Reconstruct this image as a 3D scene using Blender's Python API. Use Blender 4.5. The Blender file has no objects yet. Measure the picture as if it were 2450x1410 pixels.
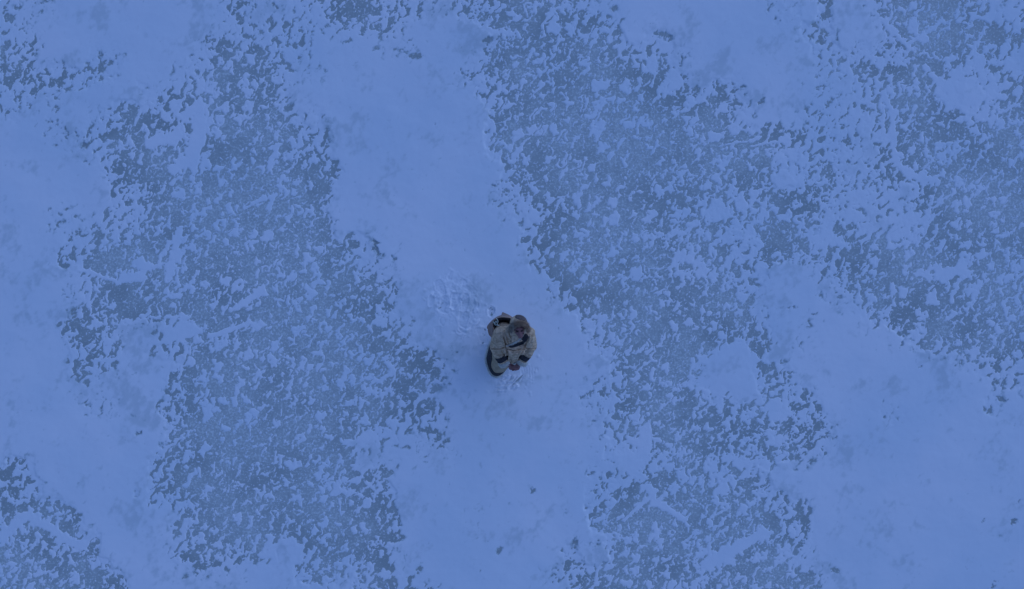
import bpy, bmesh, math, random
import numpy as np
from mathutils import Vector, Matrix, noise as mnoise
R = math.radians
rng = np.random.default_rng(7)
random.seed(7)
sc = bpy.context.scene
col = sc.collection

# ------------------------------------------------------------------ camera, sky, sun, exposure
H = 11.0                      # drone height (m)
FOC = 1633.0                  # focal length in photograph pixels
cam_d = bpy.data.cameras.new('camera')
cam = bpy.data.objects.new('camera', cam_d); col.objects.link(cam)
cam_d.sensor_width = 36.0
cam_d.lens = 36.0 * FOC / 2450.0
cam_d.clip_start = 0.1; cam_d.clip_end = 3000
cam.location = (0, 0, H); cam.rotation_euler = (0, 0, 0)
sc.camera = cam

SUN_EL, SUN_AZ = 38.0, 40.0    # elevation; azimuth measured from +X towards +Y
w = bpy.data.worlds.new('World'); sc.world = w; w.use_nodes = True
nt = w.node_tree; nt.nodes.clear()
out = nt.nodes.new('ShaderNodeOutputWorld'); bg = nt.nodes.new('ShaderNodeBackground')
sky = nt.nodes.new('ShaderNodeTexSky'); sky.sky_type = 'NISHITA'; sky.sun_disc = False
sky.sun_elevation = R(SUN_EL); sky.sun_rotation = R(90 - SUN_AZ)
tint = nt.nodes.new('ShaderNodeMix'); tint.data_type = 'RGBA'; tint.blend_type = 'MULTIPLY'
tint.inputs['Factor'].default_value = 1.0
tint.inputs[7].default_value = (0.56, 0.785, 1.30, 1)
nt.links.new(sky.outputs[0], tint.inputs[6]); nt.links.new(tint.outputs[2], bg.inputs[0])
bg.inputs[1].default_value = 0.10
nt.links.new(bg.outputs[0], out.inputs[0])
sd = bpy.data.lights.new('sun', 'SUN'); sun = bpy.data.objects.new('sun', sd); col.objects.link(sun)
sd.energy = 0.5; sd.angle = R(85); sd.color = (0.24, 0.42, 1.0)
dv = Vector((math.cos(R(SUN_AZ))*math.cos(R(SUN_EL)), math.sin(R(SUN_AZ))*math.cos(R(SUN_EL)), math.sin(R(SUN_EL))))
sun.rotation_euler = dv.to_track_quat('Z', 'Y').to_euler(); sun.location = (10, 8, 12)
sc.view_settings.view_transform = 'Standard'; sc.view_settings.look = 'None'
sc.view_settings.exposure = 0.0; sc.view_settings.gamma = 1.0

# ------------------------------------------------------------------ helpers
def P(px, py, z=0.0):
    """where the photograph's pixel meets height z"""
    k = (H - z) / FOC
    return Vector(((px - 1225) * k, -(py - 705) * k, z))

def mat(name, color, rough=0.8, var=None, scale=20.0, bump=0.0, bscale=60.0, spec=0.3, detail=5):
    m = bpy.data.materials.new(name); m.use_nodes = True
    t = m.node_tree; b = t.nodes['Principled BSDF']
    b.inputs['Roughness'].default_value = rough
    b.inputs['Specular IOR Level'].default_value = spec
    b.inputs['Base Color'].default_value = (*color, 1)
    tc = t.nodes.new('ShaderNodeTexCoord')
    if var:
        n = t.nodes.new('ShaderNodeTexNoise'); n.inputs['Scale'].default_value = scale; n.inputs['Detail'].default_value = detail
        r = t.nodes.new('ShaderNodeValToRGB')
        r.color_ramp.elements[0].position = 0.35; r.color_ramp.elements[1].position = 0.65
        r.color_ramp.elements[0].color = (*color, 1); r.color_ramp.elements[1].color = (*var, 1)
        t.links.new(tc.outputs['Object'], n.inputs['Vector']); t.links.new(n.outputs[0], r.inputs[0])
        t.links.new(r.outputs[0], b.inputs['Base Color'])
    if bump:
        n2 = t.nodes.new('ShaderNodeTexNoise'); n2.inputs['Scale'].default_value = bscale; n2.inputs['Detail'].default_value = 6
        bp = t.nodes.new('ShaderNodeBump'); bp.inputs['Strength'].default_value = 1.0; bp.inputs['Distance'].default_value = bump
        t.links.new(tc.outputs['Object'], n2.inputs['Vector']); t.links.new(n2.outputs[0], bp.inputs['Height'])
        t.links.new(bp.outputs[0], b.inputs['Normal'])
    return m

def link(name, me, m, parent=None, smooth=True):
    o = bpy.data.objects.new(name, me); col.objects.link(o)
    if m: me.materials.clear(); me.materials.append(m)
    if smooth and len(me.polygons): me.polygons.foreach_set('use_smooth', [True]*len(me.polygons))
    if parent:
        o.parent = parent; o.matrix_parent_inverse = Matrix.Translation(-parent.location)
    return o

# ------------------------------------------------------------------ 2-D noise
_perm = rng.permutation(256); _perm = np.concatenate([_perm, _perm]).astype(np.int32)
_ang = rng.random(256)*2*np.pi; _gx = np.cos(_ang).astype(np.float32); _gy = np.sin(_ang).astype(np.float32)
def perlin(x, y, seed=0):
    x = x + seed*17.31; y = y - seed*9.77
    xi = np.floor(x).astype(np.int32); yi = np.floor(y).astype(np.int32)
    xf = (x-xi).astype(np.float32); yf = (y-yi).astype(np.float32)
    xi &= 255; yi &= 255
    u = xf*xf*xf*(xf*(xf*6-15)+10); v = yf*yf*yf*(yf*(yf*6-15)+10)
    def g(ix, iy, dx, dy):
        h = _perm[_perm[ix & 255] + (iy & 255)]
        return _gx[h]*dx + _gy[h]*dy
    a = g(xi, yi, xf, yf); b = g(xi+1, yi, xf-1, yf)
    c = g(xi, yi+1, xf, yf-1); d = g(xi+1, yi+1, xf-1, yf-1)
    ab = a+(b-a)*u; cd = c+(d-c)*u
    return (ab+(cd-ab)*v)*1.9            # about unit range
def fbm(x, y, wl, octs, seed=0, gain=0.5):
    s = 0; a = 1; n = 0
    for k in range(octs):
        s = s + a*perlin(x/wl, y/wl, seed+k*3); n += a*a; a *= gain; wl *= 0.49
    return s/(math.sqrt(n)*0.48)         # about unit deviation
def sstep(a, b, x):
    t = np.clip((x-a)/(b-a), 0, 1); return t*t*(3-2*t)

# ------------------------------------------------------------------ how much bare ice shows, 50-pixel cells of the ground plan (0 none .. 9 nearly all)
ROWS = [
 "0:2 1:1 2:1 10:1 11:4 12:1 13:1 14:3 15:3 16:6 17:7 18:4 19:4 20:1 21:1 22:3 23:6 24:7 25:6 26:4 27:4 28:1 29:1 37:1 39:4 41:1 42:6 43:7 44:7 45:6 46:4 47:3 48:1",
 "0:3 1:1 10:1 11:2 12:2 13:3 14:3 15:1 16:2 17:4 18:5 19:1 23:1 24:5 25:6 26:5 27:4 28:5 29:4 31:2 38:2 39:5 42:3 43:6 44:5 45:7 46:6 47:8 48:5",
 "0:4 1:4 4:1 5:1 9:2 10:6 11:5 12:7 13:3 14:2 18:1 19:1 22:1 23:4 24:6 25:6 26:6 27:6 28:5 29:5 30:3 31:3 32:1 39:2 40:3 41:2 42:2 43:3 44:6 45:6 46:3 47:4 48:1",
 "0:5 1:4 2:3 3:3 4:3 5:2 8:1 9:3 10:6 11:6 12:5 13:4 14:1 15:1 22:3 23:5 24:6 25:6 26:6 27:5 28:6 29:6 30:5 31:6 32:2 39:2 40:3 41:5 42:5 43:6 44:7 45:5 46:2 47:3 48:3",
 "0:2 1:3 2:2 3:1 7:2 8:6 9:6 10:5 11:6 12:5 13:3 23:4 24:6 25:6 26:6 27:6 28:6 29:6 30:6 31:5 32:4 33:3 34:5 35:1 39:1 40:1 41:2 42:4 43:5 44:5 45:3 47:2 48:5",
 "0:2 2:1 4:1 5:3 6:6 7:5 8:3 9:5 10:4 11:5 12:6 13:3 14:1 15:1 23:3 24-31:6 32:7 33:6 34:7 35:3 38:2 39:2 40:2 41:3 42:3 43:5 44:6 45:5 46:3 47:3 48:4",
 "2:1 3:1 4:2 5:6 6:4 7:4 8:4 9:3 10:6 11:6 12:6 13:5 14:3 15:3 23:3 24-37:6 38:3 39:3 40:2 41:1 42:4 43:5 44:6 45:6 46:5 47:6 48:6",
 "4:1 5:4 6:5 7:6 8:5 9:3 10:6 11:7 12:6 13:4 14:3 15:3 23:2 24:5 25-32:6 33:5 34:5 35:7 36:7 37:4 38:2 39:3 40:1 41:2 42:4 43:5 44:4 45:3 46:5 47:6 48:5",
 "5:4 6:6 7:6 8:6 9:6 10:6 11:5 12:6 13:5 14:6 15:6 24:4 25:5 26-31:6 32:5 33:5 34:6 35:7 36:6 38:1 39:4 40:3 41:4 42:5 43:4 44:5 45:6 46:6 47:4 48:6",
 "5:3 6:3 7:6 8:6 9:5 10:6 11:6 12:7 13:7 14:6 15:6 23:1 24:3 25:5 26:5 27-32:6 33:5 34:5 35:3 36:4 37:7 38:6 39:3 40:2 41:1 42:3 43:1 44:5 45:5 46:6 47:6 48:6",
 "2:1 3:1 4:1 5:3 6:3 7:6 8:6 9:6 10:7 11:6 12:6 13:7 14:6 15:6 24:1 25:2 26:6 27:7 28-31:6 32:5 33:6 34:5 35:3 36:3 37:7 38:5 39:2 40:2 41:2 42:1 43:2 44:3 45:5 46:6 47:6 48:6",
 "3:2 4:3 5:4 6:5 7:6 8:4 9:5 10:6 11:6 12:7 13:6 14:6 15:7 16:5 17:3 25:4 26:6 27:5 28:6 29:6 30:5 31:5 32:4 33:4 34:4 35:1 36:6 37:7 38:6 39:3 40:5 41:5 42:4 43:2 44:5 45:6 46:6 47:6 48:6",
 "2:1 3:5 4:8 5:8 6:5 7:4 8:4 9:6 10:6 11:7 12:6 13:7 14:8 15:7 16:5 17:2 18:1 25:2 26:5 27:5 28:7 29:6 30:6 31:5 32:3 33:3 34:4 35:3 36:6 37:7 38:2 39:6 40:6 41:6 42:7 43:5 44:6 45:5 46:5 47:5 48:4",
 "3:1 4:3 5:6 6:5 7:6 8:4 9:5 10-15:6 16:6 17:5 18:1 26:5 27:7 28:6 29:6 30:6 31:5 32:5 33:5 34:5 35:3 36:2 39:1 40:4 41:6 42:6 43:6 44:6 45:5 46:4 47:5 48:5",
 "3:1 4:4 5:8 6:8 7:5 8:5 9:6 10:4 11:6 12:5 13:6 14:7 15:6 16:7 17:7 18:4 26:1 27:5 28:6 29:6 30:6 31:7 32:6 33:6 34:6 35:4 36:1 40:1 41:3 42:6 43:6 44:6 45:6 46:4 47:4 48:4",
 "3:5 4:5 5:1 6:1 7:5 8:4 9:7 10-13:6 14:6 15:7 16:6 17:6 18:5 19:1 28:1 29:5 30:6 31:7 32:6 33:6 34:6 35:6 36:2 38:1 41:1 42:4 43:6 44:6 45:6 46:6 47:6 48:5",
 "3:4 4:5 5:5 7:2 8:3 9:6 10:3 11:5 12-16:6 17:6 18:6 19:3 28:2 29:6 30:6 31:6 32:7 33:6 34:7 35:4 36:7 38:1 43:1 44:4 45:5 46:6 47:6 48:5",
 "3:5 4:6 5:3 8:3 9:6 10:6 11-16:6 17:5 18:3 19:5 20:3 21:1 29:5 30:7 31:7 32:7 33:2 34:1 35:1 36:7 37:3 45:1 46:2 47:5 48:2",
 "3:1 4:1 8:5 9-15:6 16:5 17:4 18:3 19:6 20:5 27:1 28:2 29:3 30:7 31:6 32:4 33:1 36:3 37:5 38:2 47:1 48:2",
 "4:1 5:1 8:4 9:6 10:6 11:6 12:7 13-18:6 19:5 20:5 28:1 29:4 30:5 31:6 32:6 33:6 34:5 35:4 36:4 37:6 38:4 42:1 47:2",
 "8:4 9:6 10:7 11-15:6 16:7 17:5 18:4 19:2 20:3 21:1 28:1 29:4 30:5 31:5 32:5 33:6 34:6 35:4 36:5 37:5 38:5 39:2",
 "7:1 8:4 9:6 10:7 11:6 12:6 13:6 14:7 15:6 16:5 17:1 18:1 19:1 20:1 21:2 29:3 30:4 31:5 32:4 33:8 34:5 35:3 36:5 37:5 38:3 39:2",
 "0:8 1:2 7:4 8:6 9-14:6 15:5 16:5 17:5 18:3 28:1 29:1 30:2 31:3 32:4 33:4 34:3 35:3 36:1 38:1",
 "0:4 1:3 7:5 8:5 9-15:6 16:4 17:4 18:4 28:2 29:5 30:6 31:5 32:6 33:5 34:4 35:6 36:4 37:3",
 "0:6 1:5 2:5 3:5 8:5 9:6 10-15:6 16:5 17:6 18:5 28:4 29:7 30:7 31:6 32:6 33:6 34:5 35:6 36:6 37:6 38:4",
 "0:4 1:5 2:4 3:6 4:1 8:1 9:5 10:5 11:6 12:5 13:5 14:6 15:6 16:6 17:7 18:7 28:1 29:4 30:8 31:7 32:7 33:5 34:4 35:5 36:5 37:4 38:5",
 "0:5 1:6 2:6 3:5 4:6 8:2 9:5 10:4 11:3 12:5 14:4 15:5 16:5 17:6 18:6 19:1 27:3 29:4 30:6 31:7 32:5 33:4 34:4 35:5 36:5 37:4 38:2",
 "0:5 1:5 2:5 3:5 4:7 5:4 9:3 10:2 11:1 14:3 15:4 16:3 17:4 18:5 19:2 26:2 27:3 28:4 29:6 30:7 31:5 32:5 33:4 34:5 35:5 36:6 37:7 38:6 39:1",
 "0:5 1:5 2:6 3:5 4:6 5:6 15:2 17:5 18:6 19:4 20:2 27:4 28:5 29:6 30:6 31:5 32:5 33:4 34:5 35:5 36:6 37:7 38:5 39:1",
]
TV = [2.8, 1.34, .90, .52, .08, -.36, -.72, -1.0, -1.35, -1.6]
G = np.zeros((len(ROWS), 49), int)
for r, s in enumerate(ROWS):
    for tok in s.split():
        c, v = tok.split(':')
        if '-' in c:
            a, b = map(int, c.split('-')); G[r, a:b+1] = int(v)
        else: G[r, int(c)] = int(v)
TG = np.array(TV)[G]
DG = np.clip(G/6.0, 0, 1.1)

def sample(A, px, py):
    u = np.clip(px/50.0-0.5, 0, A.shape[1]-1.001); v = np.clip(py/50.0-0.5, 0, A.shape[0]-1.001)
    i = np.floor(u).astype(int); j = np.floor(v).astype(int); fu = u-i; fv = v-j
    fu = sstep(0.08, 0.92, fu); fv = sstep(0.08, 0.92, fv)
    return (A[j, i]*(1-fu)+A[j, i+1]*fu)*(1-fv)+(A[j+1, i]*(1-fu)+A[j+1, i+1]*fu)*fv
def blur(A, n):
    for _ in range(n):
        B = np.pad(A, 1, mode='edge')
        A = (B[1:-1, 1:-1]*4+B[:-2, 1:-1]*2+B[2:, 1:-1]*2+B[1:-1, :-2]*2+B[1:-1, 2:]*2+B[:-2, :-2]+B[2:, 2:]+B[:-2, 2:]+B[2:, :-2])/16
    return A
FG = blur(blur(DG, 1)*1.0, 2)

# lone dark holes in the snow: x, y, half length, half width, angle (deg, counter-clockwise), depth
HOLES = [(995,134,13,7,-10,3.4),(958,122,9,4,-20,2.6),(1183,443,6,5,0,3),(1176,96,10,6,10,2.4),(1160,117,4,4,0,2),(1272,1174,7,7,0,3.2),
 (897,585,7,13,10,3.4),(905,603,6,9,20,3.4),(922,612,9,4,-30,1.6),(1193,1319,9,5,30,3),(2000,1365,10,6,-30,3.3),(1958,1403,5,8,0,3),
 (2425,1248,4,9,-15,3.4),(2440,1198,4,4,0,3),(2395,955,10,5,-40,3.2),(2370,985,9,6,10,2.6),(2353,1245,4,4,0,2.8),(2393,1282,9,3,-20,2),(2378,1398,8,5,30,2.8),
 (2402,915,5,9,0,2.8),(2392,880,4,9,10,2.8),(1393,950,7,4,0,2.8),(1415,1132,5,4,0,3),(330,1037,8,4,-15,2.8),(364,849,6,7,20,3.2),(372,795,9,5,10,3),
 (205,347,11,8,35,3.2),(134,348,6,4,0,2.6),(135,255,7,4,20,2.6),(245,160,7,13,15,3.2),(265,150,10,5,35,3),(240,190,3,7,0,2.5),(215,165,4,4,0,2),
 (155,183,14,6,15,3),(125,200,12,6,35,3),(80,218,10,7,35,3.2),(140,218,8,6,0,2.2),(98,208,4,6,20,2.6),(40,18,10,5,-20,2.8),(110,2,10,5,0,2.6),
 (593,87,12,7,-20,3),(1597,86,12,6,-30,2.8),(1468,22,8,7,0,3),(1950,58,14,8,-10,2.2),(1975,15,12,6,30,1.6),(1822,243,5,7,0,3),(1805,280,7,4,0,2.4),
 (1953,211,4,3,0,2.6),(1918,202,3,5,0,2.2),(2012,710,8,4,0,3),(1898,735,9,3,-15,2.6),(1946,752,5,4,0,2.8),(1935,782,7,3,0,2.6),(1917,820,9,4,40,2.4),
 (1702,841,4,4,0,2.2),(1757,865,6,5,-20,3),(1795,853,4,5,0,2),(2126,827,3,4,0,2.2),(2300,868,6,10,30,2.4),(2198,880,4,3,0,2.4),
 (2232,783,6,7,0,2.6),(2236,797,3,3,0,2.6),(2168,799,8,5,0,2.8),(2210,820,16,5,15,3),(2300,838,12,5,-30,3),(2350,875,6,8,0,3),
 (1944,1103,9,7,10,3.2),(1907,1093,4,10,-5,2.8),(1960,1024,8,5,0,2.8),(1880,1113,5,4,0,1.6),(1926,1250,4,9,15,3.2),(1905,1218,10,3,0,3),(1925,1237,8,8,0,3),
 (1906,1317,5,4,0,2.6),(1930,1390,9,6,0,2.8),(1375,1300,11,8,35,3),(1353,1228,9,5,40,2),(1382,1250,6,3,0,1.6),(1440,1264,5,3,0,2),
 (1140,1118,26,16,10,1.0),(1160,1210,40,14,5,0.9),(1120,1270,24,20,20,1.2),(1130,1285,14,8,-30,.8),(1065,1057,4,6,0,3),(1043,1057,6,3,0,2.6),(1025,1030,22,5,-8,3),(978,1033,8,6,20,2.6),(1003,1082,4,3,0,2.2),
 (990,1122,10,5,0,1.6),(1005,1360,8,10,20,2.6),(1068,1005,10,5,-10,2.2),(1075,995,4,6,0,1.6),(255,1012,12,6,0,1.2),(240,1000,9,4,30,1.4),
 (955,1290,16,4,15,3.2),(970,870,10,6,20,1.2),(945,640,5,10,0,1.4),(855,590,4,3,0,2.6),(820,637,6,5,0,2.6),(875,668,7,5,40,3),(897,661,4,4,0,3),(877,696,5,5,0,3),
 (925,787,7,4,0,3),(1043,888,12,11,-30,2.9),(1000,855,12,8,10,1.6),(1050,925,14,14,10,2.6),(985,875,20,20,0,1.4),(1100,885,10,6,0,1.0),
 (1290,645,9,8,20,2.0),(1315,625,8,6,0,2.4),(445,1380,8,4,10,2.8),(480,1355,20,9,-10,3),(520,1350,12,5,10,2.8),(570,1352,6,5,30,3),(455,1325,9,4,15,2.4),
 (755,1383,8,6,30,3),(700,1170,4,4,0,1.2),(160,500,7,4,20,2.4),(118,503,4,3,0,2.6),(182,517,5,4,0,2.8),(155,530,7,4,-20,2.4),(187,555,5,8,0,2.8),(222,545,5,5,0,2.8),(230,560,9,7,0,3),(90,560,9,5,0,1.0),(130,663,9,5,0,1.3),(155,665,8,4,0,1.0),
 (175,745,8,10,-15,2.8),(185,770,12,14,0,2.6),(80,690,14,2,0,1),(545,18,4,7,0,2.6),(580,10,8,8,0,2.6),(575,45,9,8,-30,3),(604,60,6,4,-40,3),(625,80,5,4,0,3),(705,107,4,6,0,3),(745,100,3,12,5,2.8),
 (778,170,4,5,0,2.6),(765,160,8,4,20,1.6),(783,62,6,5,0,2.4),(690,258,7,12,-25,2.8),(675,282,8,7,30,3),(785,290,8,12,-10,1.8),(790,335,6,9,0,2.6),(772,345,5,5,0,3),(737,340,9,4,0,2.8)]
# snow drifted onto the ice: x0, y0, x1, y1, half width, height
RIDGES = [(2110,45,2170,110,5,1.6),(2115,220,2142,330,5,1.8),(2142,330,2140,385,5,1.8),(2140,385,2165,415,6,1.8),(2165,415,2250,435,7,1.4),
 (1495,1245,1562,1183,4,2.2),(1562,1183,1545,1160,8,1.6),(1562,1195,1640,1245,8,1.6),(1568,1250,1572,1290,6,1.6),(185,640,285,675,4,1.4),(285,675,330,660,4,1.2),
 (440,285,475,240,7,2.0),(475,250,480,320,9,2.4),(480,320,455,390,12,2.4),(350,345,430,320,10,2.0),(410,410,445,385,10,1.8),(500,805,600,770,6,1.5),(560,740,620,700,6,1.4),
 (60,1230,200,1310,9,1.8),(0,1290,60,1230,10,1.4),(1730,1330,1830,1270,10,2.2),(1690,1350,1730,1330,12,2.2),(1800,350,1900,330,3,1.2),(1740,345,1810,332,3,1.0),
 (430,545,400,660,7,1.4),(330,620,350,645,12,1.8),(295,665,345,660,9,1.8),(1520,890,1560,860,5,.8),(580,500,650,470,4,1.0)]
ISLANDS = [(1750,885,55,55,2.6),(1750,845,30,25,2.0),(1710,505,35,30,1.6),(1955,560,30,30,1.2),(2270,650,45,16,2.2),(2280,220,45,40,1.6),(1880,430,30,16,1.4),(1540,1050,18,40,1.6),(1495,1100,35,25,1.4),
 (1435,205,22,20,1.6),(1325,65,16,14,1.3),(560,1350,30,8,1.0),(670,1325,40,26,2.4),(440,790,45,22,2.2),(480,200,20,14,1.4),(1510,665,45,16,1.0),(1862,985,30,22,1.8),(1855,1050,28,16,1.4),(845,1150,22,10,1.5),(880,1050,20,12,1.5),
 (1560,155,14,22,1.4),(1590,215,16,16,1.4),(1430,305,22,18,1.3),(1530,290,14,18,1.3),(1720,1180,22,14,1.6),(1290,560,6,30,.8),(2420,150,18,12,1.6),(2350,35,30,9,1.6),(2200,85,22,12,1.2)]

def ice_T(px, py, x, y):
    wx = fbm(x, y, 0.62, 4, 40, .6)*13; wy = fbm(x, y, 0.62, 4, 60, .6)*13
    qx = px+wx; qy = py+wy
    T = sample(TG, qx, qy)
    # outside what the photograph shows: the same kind of patches, from a broad noise
    outd = np.maximum(np.maximum(-px, px-2450), np.maximum(-py, py-1410))/150.0
    n = fbm(x, y, 3.4, 2, 90)
    To = 1.25 - 1.5*sstep(-.15, .55, n) + 1.4*sstep(.2, -1.2, n)
    k = sstep(0.0, 0.7, outd)
    return T*(1-k)+To*k, k

def footprints(px, py, x, y):
    """trampled snow: returns height change in metres and how much snow is scraped off"""
    dz = np.zeros_like(x); ds = np.zeros_like(x)
    def local(cx, cy, ang):
        a = R(ang); X = (px-cx); Y = -(py-cy)
        return X*math.cos(a)+Y*math.sin(a), -X*math.sin(a)+Y*math.cos(a)
    def sole(cx, cy, ang, L, W, depth, tread=4.5, scrape=0.0):
        u, v = local(cx, cy, ang)
        wv = W*(1+0.18*np.sin(u/L*2.4+.5))
        r = np.sqrt((u/L)**4+(v/wv)**4)*(1+.30*fbm(x, y, .13, 3, int(cx)+9))
        inside = sstep(1.2, .6, r)*np.clip(.75+.35*fbm(x, y, .2, 2, int(cy)), 0, 1.2)
        tr = (0.5+0.5*np.sin(u*2*np.pi/tread+0.15*v+1.2*fbm(x, y, .1, 2, 5)))*np.clip(.5+.6*fbm(x, y, .15, 2, int(cx)), 0, 1)
        rim = np.exp(-((r-1.25)/.18)**2)
        nonlocal dz, ds
        dz = dz - depth*inside*(0.62+.38*tr) + depth*.32*rim; ds = ds + scrape*inside*(fbm(x, y, .07, 2, 7) > .9)
    def arc(cx, cy, r0, a0, a1, wd, h, lo=.15):
        X = px-cx; Y = -(py-cy); r = np.hypot(X, Y); a = np.degrees(np.arctan2(Y, X)) % 360
        a0 %= 360; span = (a1-a0) % 360; d = (a-a0) % 360
        m = sstep(-1, 8, np.where(d > 300, d-360, d))*sstep(span+1, span-8, np.where(d > 300, d-360, d))
        nonlocal dz
        r = r + 2.6*fbm(x, y, .16, 2, 7+int(r0)); m = m*np.clip(lo+.8*fbm(x, y, .12, 2, 31+int(r0*3)), 0, 1)
        dz = dz + h*np.exp(-((r-r0)/wd)**2)*m
    D = .021
    sole(1062, 728, 75, 19, 9, D, scrape=2); sole(1088, 722, 70, 17, 9, D*.8, 4); sole(1113, 725, 88, 22, 9, D*.8, 3.6)
    sole(1030, 722, 80, 14, 6, D*.7); sole(1108, 772, 85, 24, 11, D*.75, 6)
    sole(1175, 748, 70, 12, 7, D*1.0, 5, scrape=2); sole(1154, 803, 105, 17, 11, D*.45, 4.2, scrape=2); sole(1058, 768, 75, 10, 7, D*.55, 4)
    sole(1045, 794, 65, 12, 6, D*.35, 4); sole(1150, 838, 100, 12, 9, D*.4, 4)
    sole(1055, 690, 110, 20, 10, D*.5, 6); sole(1095, 668, 150, 22, 9, D*.4, 7); sole(1125, 690, 140, 20, 8, D*.4, 6)
    for k, rr in enumerate((22, 29, 36, 42)):
        arc(1108, 758, rr, 255-8*k, 345+4*k, 1.9, D*.5); arc(1108, 758, rr+3.4, 255-8*k, 345+4*k, 1.7, -D*.5)
    for rr in (62, 68): arc(1078, 726, rr*.95, -28, 15, 2.0, D*.55); arc(1078, 726, rr*.95-3.4, -28, 15, 1.8, -D*.8)
    arc(1078, 726, 30, -10, 85, 2.4, D*.6); arc(1092, 730, 17, 90, 250, 2, D*.5); arc(1062, 722, 38, 110, 230, 2.6, D*.5); arc(1040, 790, 45, 45, 95, 2.4, D*.35)
    arc(1035, 700, 22, 150, 235, 2, D*.35); arc(1070, 680, 40, 60, 140, 2, D*.3)
    for k, rr in enumerate((14, 21, 28, 35, 42, 50)):      # swept arcs by the person's hands side
        arc(1196, 872, rr+12, 268-2*k, 318+3*k, 2.1, D*.9, .6); arc(1196, 872, rr+15.5, 268-2*k, 318+3*k, 1.7, -D*1.1, .6)
    for k, (cx, cy) in enumerate(((1250, 898), (1243, 905), (1236, 912))):
        u, v = local(cx, cy, 42); m = np.exp(-(v/1.8)**2)*sstep(18, 10, np.abs(u)); dz = dz - D*.9*m; ds = ds + 1.2*m
    for rr, (cx, cy) in ((14, (1258, 885)), (9, (1270, 893)), (6, (1284, 884))):
        u, v = local(cx, cy, 10); m = np.exp(-((u/rr)**2+(v/(rr*.6))**2)); dz = dz - D*.35*m*(1+np.sin(u))
    # scuffed, granular surface over the trampled area
    m = np.exp(-(((px-1092)/62)**2+((py-715)/60)**2)**2) + .8*np.exp(-(((px-1222)/50)**2+((py-905)/34)**2)**2)+.4*np.exp(-(((px-1150)/28)**2+((py-800)/50)**2)**2)
    dz = dz + m*(.0030*fbm(x*1.2, y*.8, .10, 4, 77)+.011*np.clip(.35-np.abs(fbm(x, y, .2, 3, 55)), 0, 1)+.003*np.abs(fbm(x, y, .035, 2, 99)))
    return dz, ds

def lumps(px, py):
    dz = np.zeros_like(px)
    L = [(1288,852,2.4),(1265,873,2),(1297,860,1.6),(1269,905,2),(1268,940,2.4),(1270,946,1.8),(1163,730,2),(1176,657,1.8),(1150,783,2.4),(1122,805,2),(1210,925,1.8),(1214,930,1.8),(1195,915,1.6),(1135,767,2.6),(1127,772,2),(1282,890,2),(1275,915,1.6),(1217,945,1.3),(1195,940,1.3),(1143,905,1.5)]
    for i in range(46):
        a = rng.random()*2*np.pi; rr = 20+70*rng.random()
        c = (1225, 900) if i % 2 else (1095, 725)
        L.append((c[0]+rr*math.cos(a), c[1]+rr*.7*math.sin(a), .9+rng.random()*1.1))
    for cx, cy, r in L:
        dz += .0045*r*np.exp(-(((px-cx)**2+(py-cy)**2)/(r*r*1.3)))
    return dz

# ------------------------------------------------------------------ the ice and the snow on it
def axis(half, step, far=420.0):
    a = np.arange(0, half+step, step); v = a[-1]; s = step; extra = []
    while v < far:
        s = min(s*1.13, 30); v += s; extra.append(v)
    a = np.concatenate([a, extra]); return np.concatenate([-a[:0:-1], a])
STEP = 0.0116
gx = axis(8.35, STEP).astype(np.float64); gy = axis(4.85, STEP).astype(np.float64)
X, Y = np.meshgrid(gx, gy); X = X.ravel(); Y = Y.ravel()
PX = X*FOC/H+1225; PY = -Y*FOC/H+705
T, KO = ice_T(PX, PY, X, Y)
# blotches: streaked a little along one direction
a = R(63); U = X*math.cos(a)+Y*math.sin(a); V = -X*math.sin(a)+Y*math.cos(a)
wU = fbm(X, Y, .16, 2, 5)*.022; wV = fbm(X, Y, .16, 2, 15)*.022
n1 = fbm((U+wU)/1.75, V+wV, .086, 2, 21, .45); n2 = fbm((U+wU)/1.5, V+wV, .28, 2, 31); n3 = fbm(X, Y, .042, 2, 51, .6)
rag = sstep(-.6, 1.2, fbm(X, Y, .8, 2, 171))            # ragged here, smooth-edged there
nn = (.90*n1+.13*n2+(.22+.28*rag)*n3)/1.14
def islands(u, v, cell, keep, rmin, rmax, seed):
    """rounded lumps of snow scattered over the ice, one at most per cell"""
    iu = np.floor(u/cell).astype(np.int64); iv = np.floor(v/cell).astype(np.int64); best = np.full(u.shape, -9.0)
    def hsh(a_, b_, k_): 
        h = np.sin(a_*127.1+b_*311.7+seed*17.7+k_*74.7)*43758.5453; return h-np.floor(h)
    for du in (-1, 0, 1):
        for dv_ in (-1, 0, 1):
            a_ = iu+du; b_ = iv+dv_
            cu = (a_+.15+.7*hsh(a_, b_, 1))*cell; cv = (b_+.15+.7*hsh(a_, b_, 2))*cell
            rad = (rmin+(rmax-rmin)*hsh(a_, b_, 3)**1.6)
            val = 1-np.hypot(u-cu, v-cv)/rad; val[hsh(a_, b_, 4) > keep] = -9
            best = np.maximum(best, val)
    return best
isl = islands((U+wU*1.6+.008*n3)/1.7, V+wV*1.6+.012*n1, .128, .66, .022, .066, 3)
isl2 = islands(U+wU*.6, V+wV*.6, .062, .38, .008, .020, 8)
S = nn + T
S = np.maximum(S, np.where(isl > 0, isl*1.9+.12*n3+.05, -1)-.35*np.clip(-T-.6, 0, 1))
S = np.maximum(S, np.where((isl2 > 0) & (T < .3), isl2*.55, -1))
snowy = sstep(.6, 1.8, T)
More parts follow.
